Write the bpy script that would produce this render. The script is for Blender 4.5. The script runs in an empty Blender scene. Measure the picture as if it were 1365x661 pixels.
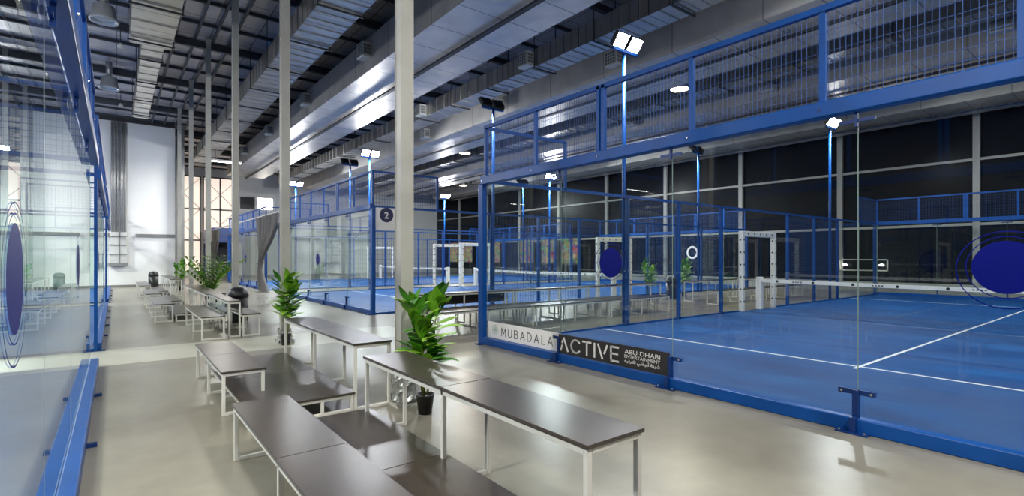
import bpy, math, random
from mathutils import Vector, Matrix
random.seed(7)
sc = bpy.context.scene
col = sc.collection
sc.view_settings.view_transform = 'Filmic' if False else 'Standard'
sc.view_settings.exposure = 0.32
try:
    sc.cycles.transparent_max_bounces = 32
    sc.cycles.max_bounces = 10
    sc.cycles.caustics_reflective = False
    sc.cycles.caustics_refractive = False
    sc.cycles.sample_clamp_indirect = 4.0
    sc.cycles.sample_clamp_direct = 25.0
    sc.cycles.blur_glossy = 1.0
    sc.cycles.use_light_tree = True
    sc.cycles.use_denoising = True
except Exception:
    pass
PI = math.pi

# ------------------------------------------------------------------ materials
def new_mat(name):
    m = bpy.data.materials.new(name); m.use_nodes = True
    nt = m.node_tree
    return m, nt, nt.nodes['Principled BSDF']

def pmat(name, color, rough=.5, metal=0.0, noise=0.0, nscale=8.0, bump=0.0, spec=None, coat=0.0, stretch=None):
    m, nt, b = new_mat(name)
    b.inputs['Base Color'].default_value = (*color, 1)
    b.inputs['Roughness'].default_value = rough
    b.inputs['Metallic'].default_value = metal
    if spec is not None: b.inputs['Specular IOR Level'].default_value = spec
    if coat: b.inputs['Coat Weight'].default_value = coat; b.inputs['Coat Roughness'].default_value = .08
    tc = nt.nodes.new('ShaderNodeTexCoord')
    n = nt.nodes.new('ShaderNodeTexNoise'); n.inputs['Scale'].default_value = nscale
    n.inputs['Detail'].default_value = 4
    if stretch:
        mp = nt.nodes.new('ShaderNodeMapping'); mp.inputs['Scale'].default_value = stretch
        nt.links.new(tc.outputs['Object'], mp.inputs['Vector']); nt.links.new(mp.outputs[0], n.inputs['Vector'])
    else:
        nt.links.new(tc.outputs['Object'], n.inputs['Vector'])
    r = nt.nodes.new('ShaderNodeValToRGB')
    k = noise
    r.color_ramp.elements[0].position = .3; r.color_ramp.elements[1].position = .7
    r.color_ramp.elements[0].color = (*[max(0, c*(1-k)) for c in color], 1)
    r.color_ramp.elements[1].color = (*[min(1, c*(1+k)) for c in color], 1)
    nt.links.new(n.outputs['Fac'], r.inputs['Fac']); nt.links.new(r.outputs['Color'], b.inputs['Base Color'])
    if bump:
        bp = nt.nodes.new('ShaderNodeBump'); bp.inputs['Strength'].default_value = bump; bp.inputs['Distance'].default_value = .02
        nt.links.new(n.outputs['Fac'], bp.inputs['Height']); nt.links.new(bp.outputs[0], b.inputs['Normal'])
    return m

def emis(name, color, strength):
    m, nt, b = new_mat(name)
    b.inputs['Base Color'].default_value = (*color, 1)
    b.inputs['Emission Color'].default_value = (*color, 1)
    b.inputs['Emission Strength'].default_value = strength
    return m

def glass_mat(name, tint=(.90, .955, .93), boost=1.0):
    m = bpy.data.materials.new(name); m.use_nodes = True
    nt = m.node_tree; nt.nodes.clear()
    N = nt.nodes.new; L = nt.links.new
    out = N('ShaderNodeOutputMaterial'); mix = N('ShaderNodeMixShader')
    tr = N('ShaderNodeBsdfTransparent'); gl = N('ShaderNodeBsdfGlossy')
    tr.inputs['Color'].default_value = (*tint, 1)
    gl.inputs['Roughness'].default_value = 0.0
    gl.inputs['Color'].default_value = (.95, .98, .97, 1)
    geo = N('ShaderNodeNewGeometry')
    dot = N('ShaderNodeVectorMath'); dot.operation = 'DOT_PRODUCT'
    L(geo.outputs['Incoming'], dot.inputs[0]); L(geo.outputs['Normal'], dot.inputs[1])
    def M(op, a=None, b=None):
        n = N('ShaderNodeMath'); n.operation = op
        for i, v in enumerate((a, b)):
            if v is None: continue
            if isinstance(v, (int, float)): n.inputs[i].default_value = v
            else: L(v, n.inputs[i])
        return n.outputs[0]
    c = M('ABSOLUTE', dot.outputs['Value'])
    f = M('ADD', M('MULTIPLY', M('POWER', M('SUBTRACT', 1.0, c), 5.0), .96), .04)
    f2 = M('MULTIPLY', M('DIVIDE', M('MULTIPLY', f, 2.0), M('ADD', f, 1.0)), boost)
    L(f2, mix.inputs[0]); L(tr.outputs[0], mix.inputs[1]); L(gl.outputs[0], mix.inputs[2])
    L(mix.outputs[0], out.inputs['Surface'])
    return m

def floor_mat():
    m, nt, b = new_mat('polished_concrete')
    N = nt.nodes.new; L = nt.links.new
    tc = N('ShaderNodeTexCoord')
    n1 = N('ShaderNodeTexNoise'); n1.inputs['Scale'].default_value = .35; n1.inputs['Detail'].default_value = 6; n1.inputs['Roughness'].default_value = .6
    n2 = N('ShaderNodeTexNoise'); n2.inputs['Scale'].default_value = 5; n2.inputs['Detail'].default_value = 8
    L(tc.outputs['Object'], n1.inputs['Vector']); L(tc.outputs['Object'], n2.inputs['Vector'])
    r1 = N('ShaderNodeValToRGB')
    r1.color_ramp.elements[0].position = .35; r1.color_ramp.elements[0].color = (.205, .185, .145, 1)
    r1.color_ramp.elements[1].position = .68; r1.color_ramp.elements[1].color = (.325, .305, .245, 1)
    r2 = N('ShaderNodeValToRGB')
    r2.color_ramp.elements[0].position = .3; r2.color_ramp.elements[0].color = (.86, .86, .86, 1)
    r2.color_ramp.elements[1].position = .7; r2.color_ramp.elements[1].color = (1, 1, 1, 1)
    mx = N('ShaderNodeMixRGB'); mx.blend_type = 'MULTIPLY'; mx.inputs[0].default_value = .8
    L(n1.outputs['Fac'], r1.inputs[0]); L(n2.outputs['Fac'], r2.inputs[0])
    L(r1.outputs[0], mx.inputs[1]); L(r2.outputs[0], mx.inputs[2]); L(mx.outputs[0], b.inputs['Base Color'])
    rr = N('ShaderNodeMapRange'); rr.inputs['To Min'].default_value = .22; rr.inputs['To Max'].default_value = .38
    L(n1.outputs['Fac'], rr.inputs['Value']); L(rr.outputs[0], b.inputs['Roughness'])
    bp = N('ShaderNodeBump'); bp.inputs['Strength'].default_value = .04; bp.inputs['Distance'].default_value = .01
    L(n2.outputs['Fac'], bp.inputs['Height']); L(bp.outputs[0], b.inputs['Normal'])
    b.inputs['Specular IOR Level'].default_value = .55
    return m

def turf_mat():
    m, nt, b = new_mat('blue_turf')
    N = nt.nodes.new; L = nt.links.new
    tc = N('ShaderNodeTexCoord')
    mp = N('ShaderNodeMapping'); mp.inputs['Scale'].default_value = (.8, .35, 1); mp.inputs['Rotation'].default_value = (0, 0, .12)
    n1 = N('ShaderNodeTexNoise'); n1.inputs['Scale'].default_value = 1.6; n1.inputs['Detail'].default_value = 9; n1.inputs['Roughness'].default_value = .65
    n2 = N('ShaderNodeTexNoise'); n2.inputs['Scale'].default_value = 160
    L(tc.outputs['Object'], mp.inputs[0]); L(mp.outputs[0], n1.inputs['Vector']); L(tc.outputs['Object'], n2.inputs['Vector'])
    r = N('ShaderNodeValToRGB')
    r.color_ramp.elements[0].position = .35; r.color_ramp.elements[0].color = (.0005, .048, .20, 1)
    r.color_ramp.elements[1].position = .72; r.color_ramp.elements[1].color = (.006, .115, .37, 1)
    e = r.color_ramp.elements.new(.55); e.color = (.001, .072, .265, 1)
    L(n1.outputs['Fac'], r.inputs[0]); L(r.outputs[0], b.inputs['Base Color'])
    b.inputs['Roughness'].default_value = .62; b.inputs['Specular IOR Level'].default_value = .3
    bp = N('ShaderNodeBump'); bp.inputs['Strength'].default_value = .25; bp.inputs['Distance'].default_value = .01
    L(n2.outputs['Fac'], bp.inputs['Height']); L(bp.outputs[0], b.inputs['Normal'])
    return m

def foil_mat(name, color, rough, px, py, metal=.9, seam=.35, bumps=.35, axis='XY'):
    """metal skin with dark joints every px / py metres and soft crumple"""
    m, nt, b = new_mat(name)
    N = nt.nodes.new; L = nt.links.new
    tc = N('ShaderNodeTexCoord')
    sep = N('ShaderNodeSeparateXYZ'); L(tc.outputs['Object'], sep.inputs[0])
    def M(op, a=None, b_=None):
        n = N('ShaderNodeMath'); n.operation = op
        for i, v in enumerate((a, b_)):
            if v is None: continue
            if isinstance(v, (int, float)): n.inputs[i].default_value = v
            else: L(v, n.inputs[i])
        return n.outputs[0]
    def line(o, per, w):
        fr = M('FRACT', M('DIVIDE', o, per)); 
        return M('LESS_THAN', fr, w/per)
    n1 = N('ShaderNodeTexNoise'); n1.inputs['Scale'].default_value = 1.7; n1.inputs['Detail'].default_value = 3
    L(tc.outputs['Object'], n1.inputs['Vector'])
    r = N('ShaderNodeValToRGB')
    r.color_ramp.elements[0].position = .3; r.color_ramp.elements[0].color = (*[c*.8 for c in color], 1)
    r.color_ramp.elements[1].position = .7; r.color_ramp.elements[1].color = (*color, 1)
    L(n1.outputs['Fac'], r.inputs[0])
    msk = None
    if px: msk = line(sep.outputs[0], px, .035)
    if py:
        l2 = line(sep.outputs[1], py, .035)
        msk = l2 if msk is None else M('MAXIMUM', msk, l2)
    mx = N('ShaderNodeMixRGB'); mx.inputs[2].default_value = (*[c*seam for c in color], 1)
    if msk is not None: L(msk, mx.inputs[0])
    else: mx.inputs[0].default_value = 0
    L(r.outputs[0], mx.inputs[1]); L(mx.outputs[0], b.inputs['Base Color'])
    b.inputs['Metallic'].default_value = metal; b.inputs['Roughness'].default_value = rough
    bp = N('ShaderNodeBump'); bp.inputs['Strength'].default_value = bumps; bp.inputs['Distance'].default_value = .05
    L(n1.outputs['Fac'], bp.inputs['Height']); L(bp.outputs[0], b.inputs['Normal'])
    return m

M_ = dict(
    blue=pmat('blue_powder_coated_steel', (.001, .066, .29), .38, 0.0, .12, 3, spec=.3),
    bluedark=pmat('dark_blue_steel', (.004, .035, .17), .35, .2, .1, 4),
    mesh=pmat('blue_mesh_wire', (.03, .09, .30), .45, .3, .05, 5),
    glass=glass_mat('court_glass', boost=.8),
    edge=pmat('glass_edge', (.20, .28, .25), .2, 0, .1, 6),
    edges=pmat('pale_glass_edge', (.30, .36, .33), .2, 0, .1, 6),
    floor=floor_mat(), turf=turf_mat(),
    strip=pmat('pale_floor_strip', (.50, .49, .40), .32, 0, .06, .8),
    line=pmat('white_court_line', (.72, .76, .82), .7, 0, .05, 20),
    white=pmat('white_painted_steel', (.74, .72, .66), .35, 0, .03, 5),
    pad=pmat('white_vinyl_padding', (.78, .78, .76), .45, 0, .05, 12, .1),
    black=pmat('black_plastic', (.012, .012, .013), .4, 0, .2, 8),
    top=pmat('dark_brown_laminate', (.056, .044, .036), .28, 0, .10, 14, spec=.75),
    topedge=pmat('laminate_edge', (.02, .017, .016), .3, 0, .1, 14),
    column=pmat('off_white_painted_column', (.47, .46, .40), .55, 0, .10, 2.5, .15),
    wallw=pmat('white_wall_panel', (.82, .83, .81), .6, 0, .04, .6),
    wallg=pmat('grey_wall_cladding', (.30, .30, .30), .6, .1, .1, .8),
    trim=pmat('grey_trim', (.22, .22, .21), .5, .2, .1, 4),
    dark=pmat('dark_steel', (.035, .037, .042), .5, .4, .15, 4),
    purlin=pmat('dark_purlin_steel', (.05, .055, .065), .55, .3, .15, 4),
    mull=pmat('painted_mullion', (.42, .41, .38), .5, .1, .08, 3),
    pane=pmat('black_night_window', (.004, .005, .008), .30, 0, .3, .3, spec=.08),
    foil=foil_mat('ceiling_foil', (.58, .54, .54), .45, 1.25, 1.667, .45, .3),
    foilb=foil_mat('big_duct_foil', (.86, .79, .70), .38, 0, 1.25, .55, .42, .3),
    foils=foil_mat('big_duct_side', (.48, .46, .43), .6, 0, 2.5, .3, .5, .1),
    duct=foil_mat('galvanised_duct', (.64, .62, .58), .33, 0, .6, .9, .35, .25),
    vent=pmat('pale_vent_plastic', (.62, .62, .58), .4, .2, .05, 5),
    pipe=pmat('grey_pipe', (.38, .38, .37), .4, .5, .1, 5),
    curtain=pmat('grey_curtain_cloth', (.17, .165, .16), .85, 0, .15, 20, .2),
    leaf=pmat('bright_green_leaf', (.30, .56, .05), .45, 0, .5, 3, spec=.5),
    leafd=pmat('deep_green_leaf', (.10, .32, .04), .4, 0, .4, 3, spec=.5),
    stem=pmat('pale_green_stem', (.25, .28, .07), .5, 0, .2, 8),
    soil=pmat('potting_soil', (.03, .022, .015), .9, 0, .3, 30),
    navy=pmat('navy_decal', (.001, .005, .17), .5, 0, .05, 3, spec=.12),
    signw=pmat('white_sign_vinyl', (.90, .89, .86), .5, 0, .02, 2),
    signb=pmat('charcoal_sign_vinyl', (.022, .020, .021), .5, 0, .1, 2),
    inkb=pmat('dark_grey_ink', (.05, .06, .07), .5, 0, .05, 3),
    inkw=pmat('white_ink', (.80, .79, .76), .5, 0, .02, 3),
    teal=pmat('pale_teal_ink', (.30, .55, .48), .5, 0, .05, 3),
    chrome=pmat('chrome_foot', (.7, .7, .7), .15, 1, .05, 5),
    wrap=pmat('crumpled_foil', (.42, .42, .40), .28, .5, .3, 22, .6),
    warm=emis('warm_window_light', (1.0, .84, .71), .72),
    lens=emis('floodlight_lens', (.93, .96, 1.0), 26),
    lampw=emis('batten_diffuser', (1.0, .97, .90), 12),
    lampwarm=emis('high_bay_diffuser', (1.0, .84, .62), 14),
    acry=glass_mat('clear_acrylic', (.62, .74, .70)),
    red=pmat('rust_brown_panel', (.28, .19, .13), .6, 0, .1, 2),
    crate=pmat('blue_plastic', (.02, .12, .45), .4, 0, .1, 3),
)

# ------------------------------------------------------------------ mesh builder
class MB:
    def __init__(s): s.v = []; s.f = []; s.mi = []; s.m = 0
    def _add(s, vs, fs):
        o = len(s.v); s.v += [tuple(v) for v in vs]; s.f += [tuple(i+o for i in f) for f in fs]; s.mi += [s.m]*len(fs)
    def box(s, x0, x1, y0, y1, z0, z1):
        if x0 > x1: x0, x1 = x1, x0
        if y0 > y1: y0, y1 = y1, y0
        if z0 > z1: z0, z1 = z1, z0
        s._add([(x0,y0,z0),(x1,y0,z0),(x1,y1,z0),(x0,y1,z0),(x0,y0,z1),(x1,y0,z1),(x1,y1,z1),(x0,y1,z1)],
               [(0,3,2,1),(4,5,6,7),(0,1,5,4),(1,2,6,5),(2,3,7,6),(3,0,4,7)]); return s
    def quad(s, a, b, c, d): s._add([a,b,c,d], [(0,1,2,3)]); return s
    def tube(s, p, q, r, n=12, r2=None, cap=True):
        p = Vector(p); q = Vector(q); r2 = r if r2 is None else r2
        d = (q-p).normalized(); u = d.orthogonal().normalized(); w = d.cross(u)
        vs = []
        for (c, rr) in ((p, r), (q, r2)):
            for i in range(n):
                a = 2*PI*i/n; vs.append(c + u*math.cos(a)*rr + w*math.sin(a)*rr)
        fs = [(i, (i+1) % n, n+(i+1) % n, n+i) for i in range(n)]
        if cap: fs += [tuple(range(n-1, -1, -1)), tuple(range(n, 2*n))]
        s._add(vs, fs); return s
    def bar(s, p, q, w, h, up=(0,0,1)):
        p = Vector(p); q = Vector(q); d = (q-p).normalized(); up = Vector(up)
        if abs(d.dot(up)) > .98: up = Vector((1,0,0))
        sx = d.cross(up).normalized()*w/2; uy = sx.cross(d).normalized()*h/2
        vs = [p-sx-uy, p+sx-uy, p+sx+uy, p-sx+uy, q-sx-uy, q+sx-uy, q+sx+uy, q-sx+uy]
        s._add(vs, [(0,1,2,3),(7,6,5,4),(0,4,5,1),(1,5,6,2),(2,6,7,3),(3,7,4,0)]); return s
    def lathe(s, prof, n=24, c=(0,0,0), cap=True):
        vs = []; fs = []
        for (r, z) in prof:
            for i in range(n):
                a = 2*PI*i/n; vs.append((c[0]+r*math.cos(a), c[1]+r*math.sin(a), c[2]+z))
        for k in range(len(prof)-1):
            for i in range(n):
                fs.append((k*n+i, k*n+(i+1) % n, (k+1)*n+(i+1) % n, (k+1)*n+i))
        if cap:
            fs.append(tuple(range(n-1, -1, -1))); fs.append(tuple((len(prof)-1)*n+i for i in range(n)))
        s._add(vs, fs); return s
    def ring_x(s, x, cy, cz, r0, r1, n=48, th=0.0):
        """flat annulus in the plane x = const"""
        vs = []; fs = []
        for i in range(n):
            a = 2*PI*i/n
            vs += [(x, cy+r0*math.cos(a), cz+r0*math.sin(a)), (x, cy+r1*math.cos(a), cz+r1*math.sin(a))]
        for i in range(n):
            j = (i+1) % n; fs.append((2*i, 2*i+1, 2*j+1, 2*j))
        s._add(vs, fs); return s
    def disc_x(s, x, cy, cz, r, n=48):
        s._add([(x, cy+r*math.cos(2*PI*i/n), cz+r*math.sin(2*PI*i/n)) for i in range(n)], [tuple(range(n))]); return s
    def build(s, name, mats, parent=None, smooth=False, bevel=0):
        me = bpy.data.meshes.new(name); me.from_pydata(s.v, [], s.f)
        if not isinstance(mats, (list, tuple)): mats = [mats]
        for m in mats: me.materials.append(m)
        me.polygons.foreach_set('material_index', s.mi)
        if smooth: me.polygons.foreach_set('use_smooth', [True]*len(s.f))
        me.update()
        o = bpy.data.objects.new(name, me); col.objects.link(o)
        if parent is not None: o.parent = parent
        if bevel:
            b = o.modifiers.new('bevel', 'BEVEL'); b.width = bevel; b.segments = 2; b.limit_method = 'ANGLE'
        return o

def tag(o, label=None, cat=None, group=None, kind=None):
    if label: o['label'] = label
    if cat: o['category'] = cat
    if group: o['group'] = group
    if kind: o['kind'] = kind
    return o
def empty(name, loc=(0,0,0), rz=0):
    o = bpy.data.objects.new(name, None); o.location = loc; o.rotation_euler = (0,0,rz); o.empty_display_size = .2
    col.objects.link(o); return o
def struct(o): o['kind'] = 'structure'; return o
def children(o): return [c for c in bpy.data.objects if c.parent == o]
def copy_tree(o, parent=None):
    c = o.copy(); col.objects.link(c); c.parent = parent
    for ch in children(o): copy_tree(ch, c)
    return c

# ------------------------------------------------------------------ building shell
XW, YF = 27.93, 50.0
struct(MB().box(-24, XW+.3, -7, YF+.3, -.2, 0).build('floor', M_['floor']))
tag(struct(MB().box(-23.9, 5.0, 9.62, 11.24, .0005, .003).build('trim_1', M_['strip'])))  # paler floor strip crossing the aisle between the bench groups
struct(MB().box(-24, XW+.3, -7, YF+.3, 9.0, 9.2).build('ceiling', M_['foil']))
struct(MB().box(-24.2, -24, -7, YF+.3, 0, 9).build('wall_left', M_['wallg']))
struct(MB().box(-24, XW+.3, -7.2, -7, 0, 9).build('wall_back', M_['wallg']))
# far facade
fw = MB(); fw.box(-24, XW+.3, YF, YF+.2, 0, 9)
struct(fw.build('wall_far', M_['wallw']))
# white projecting wall at the end of the aisle
pw = MB(); pw.box(-9.0, 2.62, 34.2, 34.6, 0, 8.75)
struct(pw.build('wall_aisle_end', M_['wallw']))
t = MB(); t.box(-9, .05, 34.12, 34.2, 2.68, 2.84); t.box(.85, 2.62, 34.12, 34.2, 2.68, 2.84); struct(t.build('trim_2', M_['trim']))
t = MB(); t.box(-9, 2.62, 34.14, 34.2, 0, .12); struct(t.build('baseboard_far', M_['trim']))
t = MB(); t.box(-9, 2.62, 34.1, 34.6, 8.75, 9.0); struct(t.build('trim_3', M_['dark']))

# right hand night window wall
struct(MB().box(XW, XW+.3, -7, YF, 0, .35).build('wall_right_base', M_['wallg']))
struct(MB().box(XW, XW+.3, -7, YF, 8.4, 9).build('wall_right', M_['wallg']))
k = 0
for i in range(-2, 9):
    y0 = 5.10+5.008*i; y1 = y0+5.008
    w = empty('window_%d' % (k+1), (XW, y0, 0)); struct(w); k += 1
    MB().box(.06, .10, .0, min(y1, YF)-y0, .35, 8.4).build('window_pane', M_['pane'], w)
    fr = MB()
    fr.box(-.10, .08, -.11, .11, .3, 8.4)
    for z in (2.95, 5.6): fr.box(-.06, .07, .11, min(y1, YF)-y0-.11, z-.055, z+.055)
    fr.box(-.06, .07, .11, min(y1, YF)-y0-.11, 8.28, 8.42)
    fr.box(-.06, .07, .11, min(y1, YF)-y0-.11, .33, .45)
    fr.build('window_frame', M_['mull'], w)
# lit far facade windows with cross bracing
for x0, x1 in ((-8.5, -5.2), (-5.0, -1.7), (3.1, 5.6), (5.8, 8.3)):
    w = empty('window_%d' % (k+1), (x0, YF, 0)); struct(w); k += 1
    MB().box(0, x1-x0, -.05, -.02, .4, 8.3).build('window_pane', M_['warm'], w)
    fr = MB(); W_ = x1-x0
    for z in (.4, 3.0, 5.6, 8.3): fr.box(0, W_, -.16, -.05, z-.06, z+.06)
    for x in (0, W_/2, W_): fr.box(x-.06, x+.06, -.16, -.05, .4, 8.3)
    for z0 in (3.0, 5.6):
        fr.bar((0, -.13, z0), (W_, -.13, z0+2.6), .04, .04); fr.bar((0, -.13, z0+2.6), (W_, -.13, z0), .04, .04)
    fr.build('window_frame', M_['trim'], w)

# dark grey posts flanking the end wall
def steel_post(x, y, label, r=.16, h=8.9):
    o = MB().box(-r, r, -r, r, 0, h).build('steel_post', M_['trim']); o.location = (x, y, 0)
    return tag(o, label, 'post')
steel_post(2.86, 33.9, 'grey steel post at the right edge of the white end wall')
steel_post(3.05, 37.5, 'grey steel post just behind the one at the white end wall edge')
steel_post(3.3, 44.0, 'grey steel post deep behind the white end wall, before the lit facade')

# conduit stack on end wall
for i, (x, r) in enumerate(((-.17, .04), (-.06, .055), (.08, .04), (.24, .075), (.38, .05))):
    o = MB().tube((0,0,2.6), (0,0,8.7), r, 14).build('wall_pipe', M_['pipe'], None, True); o.location = (x, 34.05-.0*i, 0)
    tag(o, ['thin grey pipe, leftmost of the pipes up the white end wall', 'second pipe from the left on the white end wall, medium width',
            'thin grey middle pipe running up the white end wall', 'thickest grey pipe running up the white end wall', 'rightmost grey pipe beside the bright wall panel'][i], 'pipe')
cab = empty('pipe_cabinet', (-.16, 33.95, 1.15))
MB().box(-.1, .62, -.05, .2, .12, 1.75).build('cabinet_body', M_['vent'], cab, bevel=.02)
b = MB(); b.box(-.14, .66, -.12, .22, 0, .12); b.build('cabinet_shelf', M_['trim'], cab)
b = MB()
for z in (.55, 1.05, 1.5): b.box(-.12, .64, -.08, -.05, z, z+.04)
b.box(.3, .34, -.08, -.05, .12, 1.75)
b.build('cabinet_rail', M_['trim'], cab)
tag(cab, 'pale wall cabinet where the pipes meet, hung on the white end wall', 'cabinet')

# columns
CX, CY, CS = 2.49, 5.16, 5.008
ords = ['nearest', 'second nearest', 'third', 'fourth', 'fifth', 'sixth', 'seventh', 'eighth', 'ninth']
near_to = ['beside the big leafy plant in the black pot', 'behind the second leafy plant', 'behind the black bin',
           'beside the feathery palm', 'fifth along the aisle', 'sixth along the aisle', 'seventh along the aisle', 'eighth along the aisle', 'ninth, last before the facade']
for i in range(-1, 9):
    c = empty('building_column', (CX, CY+CS*i, 0))
    m = MB()
    # H section column with boxed faces
    m.box(-.075, .075, -.075, -.06, 0, 9); m.box(-.075, .075, .06, .075, 0, 9); m.box(-.067, .067, -.06, .06, 0, 9)
    m.build('shaft', M_['column'], c)
    b = MB(); b.box(-.14, .14, -.14, .14, 0, .03)
    b.build('base_plate', M_['column'], c)
    for sx in (-.135, .135):
        for sy in (-.135, .135):
            MB().tube((sx, sy, .03), (sx, sy, .075), .016, 8).build('anchor_bolt', M_['chrome'], c)
    tag(c, 'off-white square building column behind the viewer' if i < 0 else 'off-white square building column, ' + near_to[i], 'column', 'row of columns along the aisle')

# plastic wrapped bundle at the foot of the first two columns
def wrap(x, y, label, s=1.0):
    r = random.Random(int(x*100+y*10))
    m = MB(); n = 18; prof = []
    for k_ in range(9):
        z = .30*s*k_/8
        prof.append(z)
    vs = []; fs = []
    for k_, z in enumerate(prof):
        for i in range(n):
            a = 2*PI*i/n; sq = .10/max(abs(math.cos(a)), abs(math.sin(a)))
            rr = sq*(1.02+.18*(1-z/(.30*s))**2) + r.uniform(-.022, .022)
            vs.append((rr*math.cos(a), rr*math.sin(a), .035+z + r.uniform(-.01, .01)))
    for k_ in range(8):
        for i in range(n): fs.append((k_*n+i, k_*n+(i+1) % n, (k_+1)*n+(i+1) % n, (k_+1)*n+i))
    m._add(vs, fs)
    o = m.build('foil_wrap', M_['wrap']); o.location = (x, y, 0)
    tag(o, label, 'wrap')
wrap(CX, CY, 'crinkled pale wrap around the foot of the nearest column')
wrap(CX, CY+CS, 'crinkled pale wrap around the foot of the second column', .8)

# ------------------------------------------------------------------ ceiling structure
for i in range(35):
    y = -6.2+1.667*i
    if y > YF-.2: break
    tag(struct(MB().box(-24, XW, y-.035, y+.035, 8.9, 9.0).build('trim_%d' % (10+i), M_['purlin'])))
for i, x in enumerate((-6.2, -3.6, -1.1, 1.55, 2.1, 2.6, 3.1)):
    tag(struct(MB().box(x-.035, x+.035, -7, YF, 8.84, 8.9).build('trim_%d' % (60+i), M_['purlin'])))
for i, y in enumerate((-4.85, .15, 5.16, 10.17, 15.18, 20.19, 25.2, 30.2, 35.2, 40.2, 45.2)):   # rafters over the columns
    tag(struct(MB().box(-24, XW, y-.07, y+.07, 8.65, 8.84).build('trim_%d' % (80+i), M_['purlin'])))

def repeat(o, y, step, end):
    o.location.y = y; y += step
    while y < end:
        c = o.copy(); c.location.y = y; col.objects.link(c); y += step
def box_duct(name, x0, x1, y0, y1, z0, z1, rib, mat, label, flange=None):
    t_ = empty(name, ((x0+x1)/2, y0, 0))
    w = (x1-x0)/2
    MB().box(-w, w, 0, y1-y0, z0, z1).build('duct_body', mat, t_)
    e = .022; fl = MB()
    fl.box(-w-e, w+e, -.018, .018, z0-e, z0); fl.box(-w-e, -w, -.018, .018, z0, z1); fl.box(w, w+e, -.018, .018, z0, z1)
    repeat(fl.build('duct_flange', M_['duct'], t_), rib*.5, rib, y1-y0)
    hg = MB()
    hg.box(-w-.05, -w-.03, -.01, .01, z0-.05, 9.0); hg.box(w+.03, w+.05, -.01, .01, z0-.05, 9.0); hg.box(-w-.06, w+.06, -.02, .02, z0-.07, z0-.03)
    repeat(hg.build('duct_hanger', M_['dark'], t_), 1.2, 2.5, y1-y0)
    return tag(t_, label, 'duct')
box_duct('air_duct', .30, 1.25, -6.5, 17.6, 7.5, 8.1, .95, M_['duct'], 'wide near length of the silver air duct over the aisle, left of the columns')
box_duct('air_duct', .58, 1.09, 17.7, 27.2, 7.55, 8.05, .8, M_['duct'], 'narrower far length of the silver air duct leading to the white end wall')
box_duct('air_duct', 3.74, 4.75, -6.5, 38, 7.5, 8.1, .45, M_['duct'], 'ribbed silver air duct just right of the column row')
box_duct('air_duct', 10.3, 11.1, -6.5, 44, 7.5, 8.05, .6, M_['duct'], 'ribbed silver air duct passing above the nearest right-hand court end')
box_duct('air_duct', 16.5, 17.3, -6.5, 44, 7.5, 8.05, .6, M_['duct'], 'ribbed silver air duct above the middle of the right-hand court')
box_duct('air_duct', 22.6, 23.4, -6.5, 44, 7.5, 8.05, .6, M_['duct'], 'ribbed silver air duct nearest the night windows')
def big_duct(x0, x1, y1, label):
    t_ = empty('foil_plenum', ((x0+x1)/2, -6.5, 0)); w = (x1-x0)/2; L_ = y1+6.5
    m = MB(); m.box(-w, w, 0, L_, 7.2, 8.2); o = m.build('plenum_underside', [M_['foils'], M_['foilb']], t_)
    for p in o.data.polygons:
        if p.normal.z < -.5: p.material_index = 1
    b = MB(); b.box(-.06, .06, 0, L_, 7.08, 7.14); b.build('plenum_rail', M_['dark'], t_)
    h = MB(); h.box(-.01, .01, -.01, .01, 7.13, 7.2)
    repeat(h.build('rail_hanger', M_['dark'], t_), 1, 2.5, L_)
    return tag(t_, label, 'plenum')
big_duct(6.03, 8.4, 40, 'huge pale box plenum with bright foil underside right of the columns')
big_duct(12.1, 14.6, 44, 'second huge foil plenum, above the near right-hand court')
big_duct(18.2, 20.7, 44, 'third huge foil plenum, above the far half of the right-hand court')
big_duct(24.2, 26.6, 44, 'huge foil plenum closest to the night window wall')

vent_names = {}
def side_vent(x, y, z, label, group):
    """jet outlet box on the left flank of a plenum"""
    t_ = empty('air_vent', (x, y, z))
    m = MB(); m.box(-.34, 0, -.3, .3, -.28, .28)
    m.build('vent_box', M_['vent'], t_, bevel=.02)
    g = MB(); g.box(-.35, -.341, -.26, .26, -.24, .24); g.box(-.3, -.04, -.31, -.301, -.2, .2); g.build('vent_opening', M_['trim'], t_)
    g = MB()
    for i in range(5): g.box(-.365, -.345, -.26, .26, -.24+.115*i, -.22+.115*i)
    for i in range(5): g.box(-.365, -.345, -.26+.125*i, -.245+.125*i, -.24, .24)
    for i in range(4): g.box(-.3, -.04, -.325, -.305, -.2+.13*i, -.185+.13*i)
    g.build('vent_grille', M_['vent'], t_)
    t_.scale = (.85, .8, .8)
    return tag(t_, label, 'vent', group)
for i, y in enumerate((9.0, 14.9, 20.9, 27.0, 33.0)):
    side_vent(6.03, y, 7.75, 'square air vent on the plenum beside the columns, ' + ['nearest', 'second nearest', 'third along', 'fourth along', 'last'][i], 'vents on the plenum beside the columns')
for i, y in enumerate((4.5, 10.5, 16.5, 22.5)):
    side_vent(12.1, y, 7.6, 'pale air vent on the plenum over the near court, ' + ['nearest', 'second', 'third', 'farthest'][i], 'vents on the plenum over the court')
for i, y in enumerate((2.8, 8.8, 14.8)):
    side_vent(18.2, y, 7.6, 'pale air vent on the plenum over the far half of the court, ' + ['nearest', 'middle', 'farthest'][i], 'vents on the far plenum')
for i, y in enumerate((12.5, 19.5)):
    side_vent(10.3, y, 7.75, 'pale air vent on the ribbed duct above the court end, ' + ['nearer', 'farther'][i], 'vents on the ribbed duct')
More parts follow.
